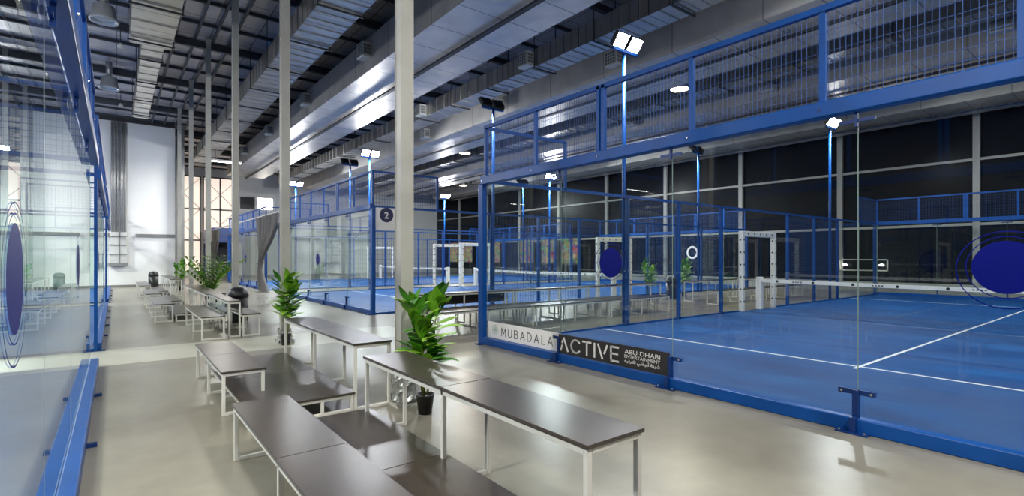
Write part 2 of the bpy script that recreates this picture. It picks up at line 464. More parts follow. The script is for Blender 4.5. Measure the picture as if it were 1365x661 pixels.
def round_diffuser(x, y, z, label):
    t_ = empty('ceiling_diffuser', (x, y, z))
    MB().lathe([(.1, .50), (.24, .42), (.28, .12), (.34, .04), (.32, 0), (.26, .03), (.24, .10), (.14, .05), (.02, .09)], 20).build('diffuser_cone', M_['vent'], t_, True)
    MB().tube((0, 0, .45), (0, 0, 8.9-z), .1, 12).build('duct_neck', M_['duct'], t_, True)
    MB().tube((.35, 0, .0), (.35, 0, -.5), .01, 6).build('cable', M_['black'], t_)
    MB().lathe([(.03, 0), (.07, -.06), (.07, -.12), (.02, -.14)], 12, (.35, 0, -.48)).build('pendant_sensor', M_['vent'], t_, True)
    return tag(t_, label, 'diffuser')
round_diffuser(-.25, 17.6, 7.9, 'round silver air diffuser left of the aisle duct, nearer one')
round_diffuser(-.2, 24.5, 7.9, 'round silver air diffuser left of the aisle duct, farther one')

# ------------------------------------------------------------------ lights
def area(name, loc, target, sx, sy, power, color=(1,1,1), parent=None):
    l = bpy.data.lights.new(name, 'AREA'); l.shape = 'RECTANGLE'; l.size = sx; l.size_y = sy; l.energy = power; l.color = color
    if name == 'court_light': l.spread = math.radians(164)
    o = bpy.data.objects.new(name, l); col.objects.link(o); o.location = loc
    o.rotation_euler = (Vector(target)-Vector(loc)).to_track_quat('-Z', 'Y').to_euler()
    if parent: o.parent = parent
    return o
FLOOD_POWER = 300
def floodlight(x, y, s, label, power=None, h=6.5):
    """s = +1: lamps face +y, -1: face -y"""
    t_ = empty('floodlight_mast', (x, y, 0), 0 if s > 0 else PI)
    MB().tube((0,0,0), (0,0,h-.05), .045, 12).build('mast', M_['blue'], t_, True)
    MB().box(-.12, .12, -.12, .12, 0, .02).build('base_plate', M_['blue'], t_)
    MB().bar((-.42, .03, h-.1), (.42, .03, h-.1), .06, .06).build('cross_arm', M_['blue'], t_)
    for sx in (-.24, .24):
        hd = empty('lamp_head', (sx, .12, h+.08)); hd.parent = t_; hd.rotation_euler = (math.radians(-38), 0, 0)
        # head faces local +y, tilted down
        b = MB(); b.box(-.20, .20, -.05, .02, -.17, .17)
        for i in range(9): b.box(-.18+.045*i-.004, -.18+.045*i+.004, -.11, -.05, -.15, .15)
        b.build('lamp_housing', M_['black'], hd)
        MB().box(-.18, .18, .0205, .025, -.15, .15).build('lamp_lens', M_['lens'], hd)
    a_ = area('court_light', (0, .27, h+.02), (0, 5.6, .0), .8, .3, power or FLOOD_POWER, (.93, .96, 1.0), t_)
    return tag(t_, label, 'floodlight', 'floodlight masts of the padel courts')

# ------------------------------------------------------------------ padel court
def text_mesh(s, size, name, mat, parent, extr=.001, offset=0.0, space=1.0, align='LEFT', shear=0):
    cu = bpy.data.curves.new(name, 'FONT'); cu.body = s; cu.size = size; cu.extrude = extr; cu.offset = offset; cu.space_character = space
    cu.align_x = align
    o = bpy.data.objects.new('tmp_text', cu); col.objects.link(o)
    dg = bpy.context.evaluated_depsgraph_get(); dg.update()
    me = bpy.data.meshes.new_from_object(o.evaluated_get(dg))
    bpy.data.objects.remove(o); bpy.data.curves.remove(cu)
    me.name = name; me.materials.clear(); me.materials.append(mat)
    o2 = bpy.data.objects.new(name, me); col.objects.link(o2)
    if parent: o2.parent = parent
    return o2
# local x -> world -y, local y -> world z : reads correctly for a viewer looking along +x
FACE = Matrix(((0,0,-1),(-1,0,0),(0,1,0))).to_euler()

def court(x0, y0, sx, label, glass_h=3.0, slim=False, wire=.05, decals=(1, 3), near_detail=True, full=True):
    """court footprint 20 m (along x, direction sx) by 10 m (along y). x0,y0: near corner."""
    t_ = empty('padel_court', (x0, y0, 0))
    def XX(a): return a*sx
    # turf and lines
    MB().box(XX(.03), XX(19.97), .03, 9.97, 0, .02).build('turf', M_['turf'], t_)
    turf = children(t_)[0]
    for nm, a in (('s', 3.05), ('f', 16.95)):
        MB().box(XX(a-.025), XX(a+.025), .06, 9.94, .0201, .0225).build('court_line', M_['line'], turf)
    MB().box(XX(2.85), XX(17.15), 4.975, 5.025, .0226, .0235).build('court_line', M_['line'], turf)
    # end walls
    for end in (0, 1):
        ex = XX(0) if end == 0 else XX(20); sg = sx if end == 0 else -sx   # sg: towards the inside
        MB().box(ex-sg*.0, ex-sg*.10, -.02, 10.02, 0, .13).build('base_beam', M_['blue'], t_, bevel=.01)
        MB().box(ex+sg*(0 if slim else .02), ex-sg*(.10 if slim else .12), -.06, 10.06, 2.93, 3.08).build('top_beam', M_['blue'], t_, bevel=.012)
        MB().box(ex+sg*.0, ex-sg*.06, -.03, 10.03, 3.96, 4.02).build('mesh_rail', M_['blue'], t_)
        for j in range(5):
            ya, yb = 2*j+.01, 2*j+1.99
            g = MB().quad((ex, ya, .13), (ex, yb, .13), (ex, yb, 2.93), (ex, ya, 2.93)).build('glass_panel', M_['glass'], t_)
            e = MB()
            jt = .0015 if slim else .003
            if j < 4: e.box(ex-jt, ex+jt, yb+.006, yb+.014, .13, 2.93)
            else: e.box(ex-jt, ex+jt, yb-.01, yb-.002, .13, 2.93)
            e.build('glass_joint', M_['edges'] if slim else M_['edge'], g)
        # seam clamps
        for j in range(1, 5):
            c = MB(); y = 2*j; o_ = ex-sg*.02
            if not slim: c.box(o_, o_-sg*.022, y-.15, y+.15, .335, .38)
            if slim:
                c.box(o_-sg*.06, o_-sg*.15, y-.03, y+.03, 0, .03)
            else:
                c.box(o_, o_-sg*.05, y-.025, y+.025, .10, .38)
                c.box(o_-sg*.06, o_-sg*.16, y-.13, y+.13, 0, .012)
                c.box(o_-sg*.02, o_-sg*.12, y-.025, y+.025, .012, .14)
            o = c.build('glass_clamp', M_['bluedark'], t_)
            b = MB()
            for dy in (() if slim else (-.12, 0, .12)): b.tube((o_-sg*.022, y+dy, .357), (o_-sg*.032, y+dy, .357), .011, 8)
            for dy in ((0,) if slim else (-.1, .1)): b.tube((o_-sg*.13, y+dy, .012), (o_-sg*.13, y+dy, .03), .012, 8)
            b.build('clamp_bolt', M_['chrome'], o)
            c = MB(); hw = .09 if slim else .15; c.box(o_, o_-sg*.02, y-hw, y+hw, 2.84, 2.87); c.box(o_, o_-sg*.03, y-.012, y+.012, 2.80, 2.93)
            c.build('glass_clamp', M_['bluedark'], t_)
        for j in range(8):
            y = 10*j/7; w = .05 if j in (2, 5) else .028
            b = MB()
            if j in (2, 5):
                b.box(ex-sg*.01, ex-sg*.06, y-.075, y-.015, 3.0, 4.0); b.box(ex-sg*.01, ex-sg*.06, y+.015, y+.075, 3.0, 4.0); b.box(ex-sg*.02, ex-sg*.04, y-.02, y+.02, 3.1, 3.95)
            else: b.box(ex-sg*.0, ex-sg*.05, y-w, y+w, 3.08, 3.97)
            b.build('mesh_post', M_['blue'], t_)
            o = MB()
            for z in (3.0,):
                o.tube((ex-sg*.12, y, z), (ex-sg*.128, y, z), .012, 8)
            o.build('beam_bolt', M_['chrome'], t_)
            if j < 7:
                m = MB(); q = .0016 if near_detail else .003
                n = int(round((10/7)/wire)); ws = wire if near_detail else wire
                xm = ex-sg*.03
                for k_ in range(1, n): yy = y+(10/7)*k_/n; m.box(xm-q, xm+q, yy-q, yy+q, 3.08, 3.96)
                nz = int(round(.9/(.1 if near_detail else .2)))
                for k_ in range(1, nz): zz = 3.08+.88*k_/nz; m.box(xm-q, xm+q, y, y+10/7, zz-q, zz+q)
                m.build('mesh_panel', M_['mesh'], t_)
        # corner posts
        for yc in (0, 10):
            if slim and yc == 10 and end == 0: continue
            s_ = -1 if yc == 0 else 1
            b = MB(); b.box(ex-sg*(.05 if slim else .10), ex+sg*.0, yc, yc+s_*(.07 if slim else .15), 0, 2.95); b.build('corner_post', M_['blue'], t_, bevel=.01)
            MB().box(ex-sg*(.15 if slim else .22), ex+sg*.06, yc+s_*.1, yc-s_*.06, 0, .014).build('foot_plate', M_['bluedark'], t_)
    # long sides
    for side in (0, 1):
        ys = 0 if side == 0 else 10; so = -1 if side == 0 else 1
        MB().box(XX(0), XX(14.4 - 0), ys, ys+so*.06, 0, .06) if False else None
        for a, b_ in ((0, 8.95), (11.05, 20)):
            MB().box(XX(a), XX(b_), ys, ys+so*.06, 0, .05).build('side_base_rail', M_['blue'], t_)
        MB().box(XX(0), XX(20), ys-so*.0, ys+so*.06, 2.97, 3.03).build('side_top_rail', M_['blue'], t_)
        for (a, b_) in ((0, 2), (18, 20)):
            MB().box(XX(a), XX(b_), ys, ys+so*.05, 3.96, 4.01).build('mesh_rail', M_['blue'], t_)
            aa = 2 if a == 0 else 18
            MB().box(XX(aa-.03), XX(aa+.03), ys, ys+so*.05, 3.0, 4.0).build('mesh_post', M_['blue'], t_)
            m = MB(); q = .0016 if near_detail else .003
            for k_ in range(1, int(2/wire)):
                xx = XX(a+k_*wire); m.box(xx-q, xx+q, ys+so*.02, ys+so*.02+2*q, 3.03, 3.96)
            for k_ in range(1, 9): m.box(XX(a), XX(b_), ys+so*.02, ys+so*.02+2*q, 3.03+.1*k_-q, 3.03+.1*k_+q)
            m.build('mesh_panel', M_['mesh'], t_)
        for a in (0, 2, 16, 18):
            g = MB().quad((XX(a+.01), ys, .05), (XX(a+1.99), ys, .05), (XX(a+1.99), ys, 2.97), (XX(a+.01), ys, 2.97)).build('glass_panel', M_['glass'], t_)
            MB().box(XX(a+1.992), XX(a+2.008), ys-.006, ys+.006, .05, 2.97).build('glass_joint', M_['edge'], g)
        for a in (4, 6, 8, 12, 14, 16):
            MB().box(XX(a-.04), XX(a+.04), ys, ys+so*.08, 0, 3.0).build('side_post', M_['blue'], t_)
        for a, b_ in ((4, 6), (6, 8), (12, 14), (14, 16)):
            m = MB(); q = .0016 if near_detail else .003; st = wire if near_detail else .12
            for k_ in range(1, int(round(2/st))):
                xx = XX(a+k_*st); m.box(xx-q, xx+q, ys+so*.03, ys+so*.03+2*q, .05, 2.97)
            for k_ in range(1, int(round(2.9/(2*st)))): m.box(XX(a), XX(b_), ys+so*.03, ys+so*.03+2*q, .05+2*st*k_-q, .05+2*st*k_+q)
            m.build('mesh_panel', M_['mesh'], t_)
    # round decals on the near end glass
    for j in decals:
        cy = 2*j+1.0+.0
        o = MB().disc_x(XX(0)-sx*.004, cy, 1.52, .205).build('round_decal', M_['navy'], t_)
        o['label'] = 'navy blue disc decal with thin rings on the glass'
        r = MB(); r.ring_x(XX(0)-sx*.004, cy, 1.52, .235, .242); r.ring_x(XX(0)-sx*.004, cy, 1.50, .295, .303)
        r.build('decal_ring', M_['navy'], o)
    tag(t_, label, 'padel court', 'padel courts in the hall')
    return t_

def net_and_doors(x0, y0, sx, which):
    xn = x0+sx*10
    n = empty('padel_net', (xn, y0, 0))
    def nz(y): return .92-.04*(1-abs(y-5)/5)
    # tape as a sagging strip
    m = MB(); seg = 20
    for i in range(seg):
        ya, yb = .1+9.8*i/seg, .1+9.8*(i+1)/seg
        za, zb = nz(ya), nz(yb)
        m._add([(-.03,ya,za-.075),(.03,ya,za-.075),(.03,ya,za+.02),(-.03,ya,za+.02),(-.03,yb,zb-.075),(.03,yb,zb-.075),(.03,yb,zb+.02),(-.03,yb,zb+.02)],
               [(0,1,5,4),(1,2,6,5),(2,3,7,6),(3,0,4,7)] + ([(0,3,2,1)] if i == 0 else []) + ([(4,5,6,7)] if i == seg-1 else []))
    tape = m.build('net_tape', M_['pad'], n)
    d = MB()
    for i in range(10):
        y = .6+i*.98
        d.tube((-.031, y, nz(y)-.03), (-.036, y, nz(y)-.03), .035, 12)
        if i % 2 == 0:
            for q in range(4): d.box(-.034, -.031, y+.3+q*.07, y+.34+q*.07, nz(y)-.045, nz(y)-.015)
    d.build('tape_mark', M_['black'], tape)
    w = MB(); q = .0008; st = .05
    k_ = 1
    while .1+st*k_ < 9.9:
        y = .1+st*k_; w.box(-q, q, y-q, y+q, .03, nz(y)-.07); k_ += 1
    for k_ in range(16): w.box(-q, q, .1, 9.9, .05+.05*k_-q, .05+.05*k_+q)
    w.build('netting', M_['black'], n)
    for y in (.0, 10.0):
        s_ = 1 if y == 0 else -1
        MB().box(-.09, .09, y-.03 if s_ > 0 else y-.13, y+.13 if s_ > 0 else y+.03, .02, 1.0).build('net_post', M_['pad'], n, bevel=.025)
    tag(n, 'white-taped padel net across ' + which, 'net', 'padel nets')
    for (yy, so, wd) in ((y0, -1, 'aisle-camera side'), (y0+10, 1, 'far side')):
        a = empty('padded_doorway', (xn, yy, 0))
        f = MB(); W2 = 1.02; T = .12
        f.box(-W2, -W2+T, -.07, .07, 0, 2.36); f.box(W2-T, W2, -.07, .07, 0, 2.36); f.box(-W2+T, W2-T, -.07, .07, 2.2, 2.36)
        f.build('door_padding', M_['pad'], a, bevel=.02)
        d = MB()
        for x in (-W2, W2-T):
            for q in range(6):
                z = .3+.36*q
                d.tube((x+T/2, -.071, z), (x+T/2, -.08, z), .026, 10); d.tube((x+T/2, .071, z), (x+T/2, .08, z), .026, 10)
                d.tube((x-.001, 0, z), (x-.01, 0, z), .026, 10); d.tube((x+T+.001, 0, z), (x+T+.01, 0, z), .026, 10)
        for q in range(5):
            x = -.72+.36*q
            d.tube((x, -.071, 2.28), (x, -.08, 2.28), .026, 10)
        d.build('padding_button', M_['black'], a)
        tag(a, 'white padded doorway at the net of %s, %s' % (which, 'nearer side' if so < 0 else 'farther side'), 'doorway')

X1, Y1 = 5.435, 7.82
COURTS = [
    (X1, Y1-10, 1, 'nearest right-hand blue padel court with glass walls and sign boards', 'the nearest right court', (1, 3), True, .05, 200),
    (5.69, 13.72, 1, 'middle right-hand blue glass padel court with the round number 2 sign', 'the middle right court', (2,), False, .08, 430),
    (5.70, 26.6, 1, 'far right-hand blue padel court behind the grey curtain', 'the far right court', (2,), False, .1, 520),
    (-.295, -.4, -1, 'left-hand glass padel court right beside the viewer', 'the nearest left court', (1, 3), True, .06, 120),
    (-.295, 11.27, -1, 'left-hand glass padel court beyond the pale floor strip', 'the second left court', (1, 3), False, .08, 260),
    (-.295, 22.9, -1, 'farthest left-hand padel court near the white end wall', 'the farthest left court', (), False, .1, 420),
]
for ci, (x, y, s, lab, wh, dec, nd, wire, fp) in enumerate(COURTS):
    court(x, y, s, lab, slim=s < 0, decals=dec, near_detail=nd, wire=wire)
    net_and_doors(x, y, s, wh)
    for kx, nm in ((4.0, 'nearer the aisle'), (15.6, 'away from the aisle')):
        if s < 0 and kx > 5: continue
        floodlight(x+s*kx, y-.14, 1, 'blue twin floodlight mast, near side of %s, %s' % (wh, nm), fp)
        floodlight(x+s*kx, y+10.14, -1, 'blue twin floodlight mast, far side of %s, %s' % (wh, nm), fp)

# ------------------------------------------------------------------ signs on the near right court
GLY = {
 'M': [[(0,0),(0,1),(.42,.3),(.84,1),(.84,0)]], 'U': [[(0,1),(0,.35),(.06,.14),(.2,.02),(.36,0),(.52,.02),(.66,.14),(.72,.35),(.72,1)]],
 'B': [[(0,0),(0,1),(.38,1),(.56,.93),(.62,.77),(.56,.6),(.38,.53),(0,.53)],[(.38,.53),(.6,.45),(.68,.27),(.6,.08),(.38,0),(0,0)]],
 'A': [[(0,0),(.4,1),(.8,0)],[(.15,.33),(.65,.33)]], 'D': [[(0,0),(0,1),(.35,1),(.6,.88),(.74,.65),(.76,.5),(.74,.35),(.6,.12),(.35,0),(0,0)]],
 'L': [[(0,1),(0,0),(.52,0)]],
 'C': [[(.78,.82),(.62,.96),(.42,1),(.2,.93),(.06,.74),(0,.5),(.06,.26),(.2,.07),(.42,0),(.62,.04),(.78,.18)]],
 'T': [[(0,1),(.72,1)],[(.36,1),(.36,0)]], 'I': [[(0,0),(0,1)]], 'E': [[(.58,1),(0,1),(0,0),(.58,0)],[(0,.52),(.52,.52)]],
 'a': [[(.30,1),(.70,0)],[(0,.02),(.14,.40)],[(.14,.62),(.2,.78)]],
 'v': [[(0,1),(.36,0)],[(.52,.40),(.76,1)]],
}
def stroke_text(word, h, th, gap, x=0.0):
    m = MB()
    for ch in word:
        wmax = 0
        for line in GLY[ch]:
            for (p, q) in zip(line[:-1], line[1:]):
                P = Vector((x+p[0]*h, p[1]*h, 0)); Q = Vector((x+q[0]*h, q[1]*h, 0)); d = (Q-P).normalized()*th*.35
                m.bar(P-d, Q+d, th, .002, (0,0,1))
            wmax = max(wmax, max(p[0] for p in line))
        x += wmax*h+gap
    return m, x-gap
XS = X1-.016
def sign(name, ya, yb, mat, label, xs=XS):
    t_ = empty(name, (xs, ya, 0))
    MB().box(0, .006, 0, yb-ya, .135, .425).build('sign_board', mat, t_)
    return tag(t_, label, 'sign')
s1 = sign('advertising_board', Y1-2.0, Y1-.06, M_['signw'], 'white board reading MUBADALA along the foot of the court glass')
m, L_ = stroke_text('MUBADALA', .135, .013, .075)
o = m.build('lettering', M_['inkb'], s1); o.rotation_euler = FACE; o.location = (-.003, 1.52, .205); o.scale = (1.34/L_, 1, 1)
m = MB()
for i in range(5):
    a = i*2*PI/5
    cx, cy = .045*math.cos(a), .045*math.sin(a)
    pts = [(cx+.045*math.cos(2*PI*k_/16), cy+.045*math.sin(2*PI*k_/16), 0) for k_ in range(17)]
    for p, q in zip(pts[:-1], pts[1:]): m.bar(p, q, .006, .002)
o = m.build('emblem', M_['teal'], s1); o.rotation_euler = FACE; o.location = (-.003, 1.72, .29)
s2 = sign('advertising_board', Y1-4.0, Y1-2.01, M_['signb'], 'charcoal board reading ACTIVE and ABU DHABI ENTERTAINMENT on the court glass', X1-.062)
m, L_ = stroke_text('aCTIvE', .19, .027, .06)
o = m.build('lettering', M_['inkw'], s2); o.rotation_euler = FACE; o.location = (-.003, 1.94, .185); o.scale = (1.13/L_, 1, 1)
def place_text(s, size, y, z, width, name='small_lettering', off=.0):
    o = text_mesh(s, size, name, M_['inkw'], s2, .001, off)
    xs = [v.co.x for v in o.data.vertices]; w = max(xs)-min(xs); o.data.transform(Matrix.Translation((-min(xs), 0, 0)))
    o.scale = (width/w, 1, 1); o.rotation_euler = FACE; o.location = (-.003, y, z)
place_text('ABU DHABI', .083, .70, .318, .565, off=0)
place_text('ENTERTAINMENT', .062, .70, .262, .565, off=0)
try:
    ar = '\u0634\u0631\u0643\u0629 \u0623\u0628\u0648\u0638\u0628\u064a \u0644\u0644\u062a\u0631\u0641\u064a\u0647'
    # presentation forms in visual order so that the letters join
    vis = ['\ufeb7\ufeae\ufedb\ufe94', '\ufe83\ufe91\ufeee\ufec7\ufe92\ufef2', '\ufedf\ufee0\ufe98\ufeae\ufed3\ufef4\ufeea']
    vis_s = ' '.join(w[::-1] for w in reversed(vis))
    place_text(vis_s, .055, .70, .205, .56, 'arabic_lettering', .001)
except Exception as e:
    print('arabic', e)

# number 2 sign on the middle court (inside its end glass, near the corner)
s3 = empty('court_number_sign', (6.04, 13.72-.075, 2.78))
MB().box(-.31, .36, .0, .006, -.42, .20).build('sign_board', M_['signw'], s3)
m = MB(); n = 40
m._add([(.205*math.cos(2*PI*i/n), -.004, .205*math.sin(2*PI*i/n)) for i in range(n)], [tuple(range(n))])
m.build('sign_disc', pmat('deep_navy_print', (.012, .016, .075), .5), s3)
o = text_mesh('2', .26, 'numeral', M_['inkw'], s3, .001, .006, align='CENTER'); o.rotation_euler = (PI/2, 0, 0); o.location = (0, -.008, -.095)
tag(s3, 'round navy sign with a white 2 at the corner of the middle court', 'sign')

# white ring decal on the far glass of the middle court
r = MB().ring_x(0, 0, 0, .25, .36, 40).build('ring_decal', M_['signw']); r.location = (25.6, 16.7, 1.85)
tag(r, 'white ring decal on the distant glass of the middle court', 'decal')

# ------------------------------------------------------------------ benches
def u_frame(m, x0, x1, y, zt, th=.032):
    m.box(x0, x0+th, y-th/2, y+th/2, 0, zt); m.box(x1-th, x1, y-th/2, y+th/2, 0, zt)
    m.box(x0+th, x1-th, y-th/2, y+th/2, 0, th); m.box(x0+th, x1-th, y-th/2, y+th/2, zt-th, zt)
def bench(name, cat, x0, x1, y0, h, n, label, group, mod=1.4, mid=False, matx=None):
    """local origin at (x0,y0); top made of n boards, white box section frame"""
    t_ = empty(name, (x0, y0, 0)); w = x1-x0
    L_ = n*mod; ft = .022
    for i in range(n):
        MB().box(0, w, i*mod+.002, (i+1)*mod-.002, h-ft, h).build('table_top' if cat == 'table' else 'bench_top', matx or M_['top'], t_, bevel=.004)
    for i in range(n+1):
        y = min(max(i*mod, .03), L_-.03)
        m = MB(); u_frame(m, .012, w-.012, y, h-ft)
        if mid: m.box(w*.66, w*.66+.032, y-.016, y+.016, .032, h-ft-.032)
        m.build('leg_frame', M_['white'], t_, bevel=.004)
    m = MB()
    for x in (.012, w-.044): m.box(x, x+.032, .046, L_-.046, h-ft-.034, h-ft)
    m.build('top_rail', M_['white'], t_)
    return tag(t_, label, cat, group)
G = 'benches and tables set out along the aisle'
bench('low_bench', 'bench', .72, 1.14, -.98+1.4*.0-.07+1.4*0, .45, 4, 'nearest low bench, dark brown top and white frame, lower left foreground', G)
bench('low_platform', 'platform', 1.00, 1.87, -1.0, .20, 4, 'nearest low dark platform between bench and high table', G, mid=True)
bench('high_table', 'table', 1.78, 2.21, 1.72, .70, 2, 'nearest high narrow table, dark top and white frame, right foreground', G, mod=1.41)
bench('low_bench', 'bench', .83, 1.25, 5.84, .45, 2, 'second low bench, just beyond the foreground group, on the left', G, mod=1.06)
bench('low_platform', 'platform', .95, 1.97, 5.22, .20, 2, 'second low dark platform, beyond the foreground one', G, mid=True)
bench('high_table', 'table', 1.95, 2.38, 5.22, .70, 2, 'second high table, between the two leafy plants', G, mod=1.41)
bench('low_bench', 'bench', 1.28, 1.70, 11.38, .45, 2, 'low bench starting just past the pale floor strip, left of the long high table', G)
bench('high_table', 'table', 1.76, 2.0, 11.5, .72, 2, 'narrow high table past the pale floor strip with clear side panel', G)
bench('low_bench', 'bench', 1.95+.06, 2.36, 11.5, .45, 2, 'low bench right of the narrow high table, in front of the black bin', G)
bench('high_table', 'table', 1.74, 2.16, 14.4, .70, 4, 'long high table running on from the narrow one towards the palm', G)
bench('low_bench', 'bench', .73, 1.14, 15.15, .45, 2, 'low bench left of the long high table', G)
bench('low_platform', 'platform', 1.16, 1.70, 15.15, .20, 2, 'low platform beside the long high table', G, mid=True)
bench('low_bench', 'bench', .73, 1.14, 19.6, .45, 2, 'low bench, one farther along behind the first aisle-side bench', G)
bench('low_platform', 'platform', 1.16, 1.70, 19.6, .20, 2, 'low platform, one farther along the aisle', G, mid=True)
bench('high_table', 'table', 1.74, 2.16, 25.0, .70, 4, 'farthest high table near the white end wall', G)
bench('low_bench', 'bench', .73, 1.14, 25.4, .45, 3, 'farthest low bench near the white end wall', G)
bench('low_platform', 'platform', 1.16, 1.70, 25.4, .20, 3, 'farthest low platform near the white end wall', G, mid=True)
# clear guard panel with black clips on the narrow high table
g = empty('guard_panel', (1.752, 11.6, 0))
MB().quad((0, 0, .44), (0, 2.7, .44), (0, 2.7, .68), (0, 0, .68)).build('clear_sheet', M_['acry'], g)
m = MB()
for y in (.12, 1.35, 2.55): m.box(-.012, .008, y-.03, y+.03, .60, .66); m.box(-.012, .008, y-.03, y+.03, .45, .50)
m.build('panel_clip', M_['black'], g)
tag(g, 'clear panel with black clips on the side of the narrow high table', 'panel')

# rows between the right-hand courts (run along x)
def bench_x(name, cat, x0, y0, y1, h, n, label, mod=1.5, mid=False):
    t_ = bench(name, cat, 0, y1-y0, 0, h, n, label, 'benches between the right-hand courts', mod, mid)
    t_.rotation_euler = (0, 0, -PI/2); t_.location = (x0, y1, 0)
    return t_
for i in range(3):
    a = 5.15+i*2.6
    nm = ['nearest the columns', 'in the middle', 'farthest from the columns'][i]
    bench_x('low_bench', 'bench', a, 9.15, 9.6, .47, 2, 'low bench between the right-hand courts, ' + nm, 1.28)
    bench_x('low_platform', 'platform', a, 9.65, 10.5, .42, 2, 'low platform between the right-hand courts, ' + nm, 1.28, True)
for i in range(3):
    a = 5.15+i*3.1
    nm = ['nearest the columns', 'in the middle', 'farthest from the columns'][i]
    t_ = bench_x('high_table', 'table', a, 10.55, 11.0, .74, 2, 'high dark table between the right-hand courts, ' + nm, 1.53)
    if i == 0:
        MB().box(.06, .075, .05, 3.0, .44, .70).build('dark_panel', M_['topedge'], t_)  # dark board under the top, on this first table only
for i in range(2):
    a = 15.9+i*3.3
    nm = ['nearer', 'farther'][i]
    bench_x('low_bench', 'bench', a, 9.4, 9.85, .47, 2, 'low bench beyond the potted plants between the courts, ' + nm, 1.5)
    bench_x('high_table', 'table', a+.4, 10.6, 11.0, .74, 2, 'high table beyond the potted plants between the courts, ' + nm, 1.5)

# ------------------------------------------------------------------ plants
def leaf_mesh(mb, base, az, pitch, L_, W_, bend, seg=6, fold=.25):
    """one blade: starts at base, heads along az (horizontal) rising with pitch then bending down"""
    p = Vector(base); d_az = Vector((math.cos(az), math.sin(az), 0)); side = Vector((-math.sin(az), math.cos(az), 0))
    rows = []
    ang = pitch
    prof = [.12, .55, .9, 1.0, .85, .5, .04]
    for i in range(seg+1):
        t_ = i/seg
        dr = d_az*math.cos(ang)+Vector((0,0,math.sin(ang))); up = side.cross(dr) if False else dr.cross(side)*-1
        w = W_*.5*prof[min(i, 6)]
        rows.append((p+side*w+up*w*fold, p.copy(), p-side*w+up*w*fold))
        p = p+dr*(L_/seg); ang -= bend/seg
    vs = [v for r in rows for v in r]; fs = []
    for i in range(seg):
        a = 3*i; fs += [(a, a+1, a+4, a+3), (a+1, a+2, a+5, a+4)]
    mb._add(vs, fs)
def pot(t_, r=.095, h=.2):
    MB().lathe([(r*.72, 0), (r*.95, h*.9), (r*1.03, h*.92), (r*1.03, h), (r*.9, h), (r*.88, h*.9)], 28).build('pot', M_['black'], t_, True)
    MB().lathe([(0.001, h*.86), (r*.9, h*.87)], 20, cap=False).build('soil', M_['soil'], t_)
def broad_plant(x, y, H_, seed, label, spread=1.0, n=46):
    r = random.Random(seed); t_ = empty('potted_plant', (x, y, 0)); pot(t_)
    st = MB()
    stems = []
    for k_ in range(4):
        a = r.uniform(0, 2*PI); tip = Vector((.10*math.cos(a)*spread, .10*math.sin(a)*spread, H_*r.uniform(.72, .95)))
        b0 = Vector((.025*math.cos(a), .025*math.sin(a), .17)); stems.append((b0, tip)); st.tube(b0, tip, .011, 7, .005)
    st.build('stem', M_['stem'], t_, True)
    lf = MB()
    for k_ in range(n):
        b0, tip = stems[k_ % 4]; f = .32+.68*(k_/n)
        p = b0.lerp(tip, f); az = k_*2.39996+r.uniform(-.3, .3)
        up = r.uniform(.1, .7) if f < .75 else r.uniform(.6, 1.25)
        lf.m = 0 if r.random() < .6 else 1
        if math.sin(az) > .35: az = -az
        leaf_mesh(lf, p, az, up+.2, r.uniform(.27, .38)*(1.1-.25*f), r.uniform(.10, .15), r.uniform(.4, 1.2))
    o = lf.build('foliage', [M_['leaf'], M_['leafd']], t_, True)
    return tag(t_, label, 'plant', 'potted plants')
def palm(x, y, H_, seed, label, scale=1.0):
    r = random.Random(seed); t_ = empty('potted_palm', (x, y, 0)); pot(t_, .14*scale, .3)
    st = MB(); lf = MB()
    for k_ in range(20):
        az = k_*2.4; az = -az if math.sin(az) > .2 else az; tilt = r.uniform(1.15, 1.52); L_ = (H_-.3)*r.uniform(.75, 1.1)
        p = Vector((0.02*math.cos(az), .02*math.sin(az), .25)); ang = tilt; pts = [p.copy()]
        for i in range(10):
            d = Vector((math.cos(az)*math.cos(ang), math.sin(az)*math.cos(ang), math.sin(ang))); p = p+d*L_/10; pts.append(p.copy()); ang -= r.uniform(.06, .12)
        for i in range(10): st.tube(pts[i], pts[i+1], .008, 5, .007)
        for i in range(2, 10):
            for sd in (-1, 1):
                lf.m = 0 if r.random() < .65 else 1
                leaf_mesh(lf, pts[i], az+sd*1.0, .75, .34*scale, .065, 1.0, 6, .1)
        leaf_mesh(lf, pts[-1], az, .2, .25, .035, .8)
    st.build('stem', M_['stem'], t_, True); lf.build('foliage', [M_['leaf'], M_['leafd']], t_, True)
    return tag(t_, label, 'plant', 'potted plants')
broad_plant(2.51, 4.72, 1.30, 3, 'large leafy green plant in black pot beside the nearest column', 1.6, 95)
broad_plant(2.45, 9.93, 1.30, 5, 'leafy green plant in black pot by the second column', 1.6, 90)
palm(2.44, 19.45, 1.9, 8, 'feathery green palm beside the fourth column')
broad_plant(2.4, 29.0, 1.5, 9, 'leafy plant near the far end of the aisle', 1.6, 60)
broad_plant(15.6, 12.0, 1.5, 12, 'tall leafy plant between the right-hand courts, nearer one', 2.2, 90)
broad_plant(18.1, 12.2, 1.5, 14, 'tall leafy plant between the right-hand courts, farther one', 2.2, 90)

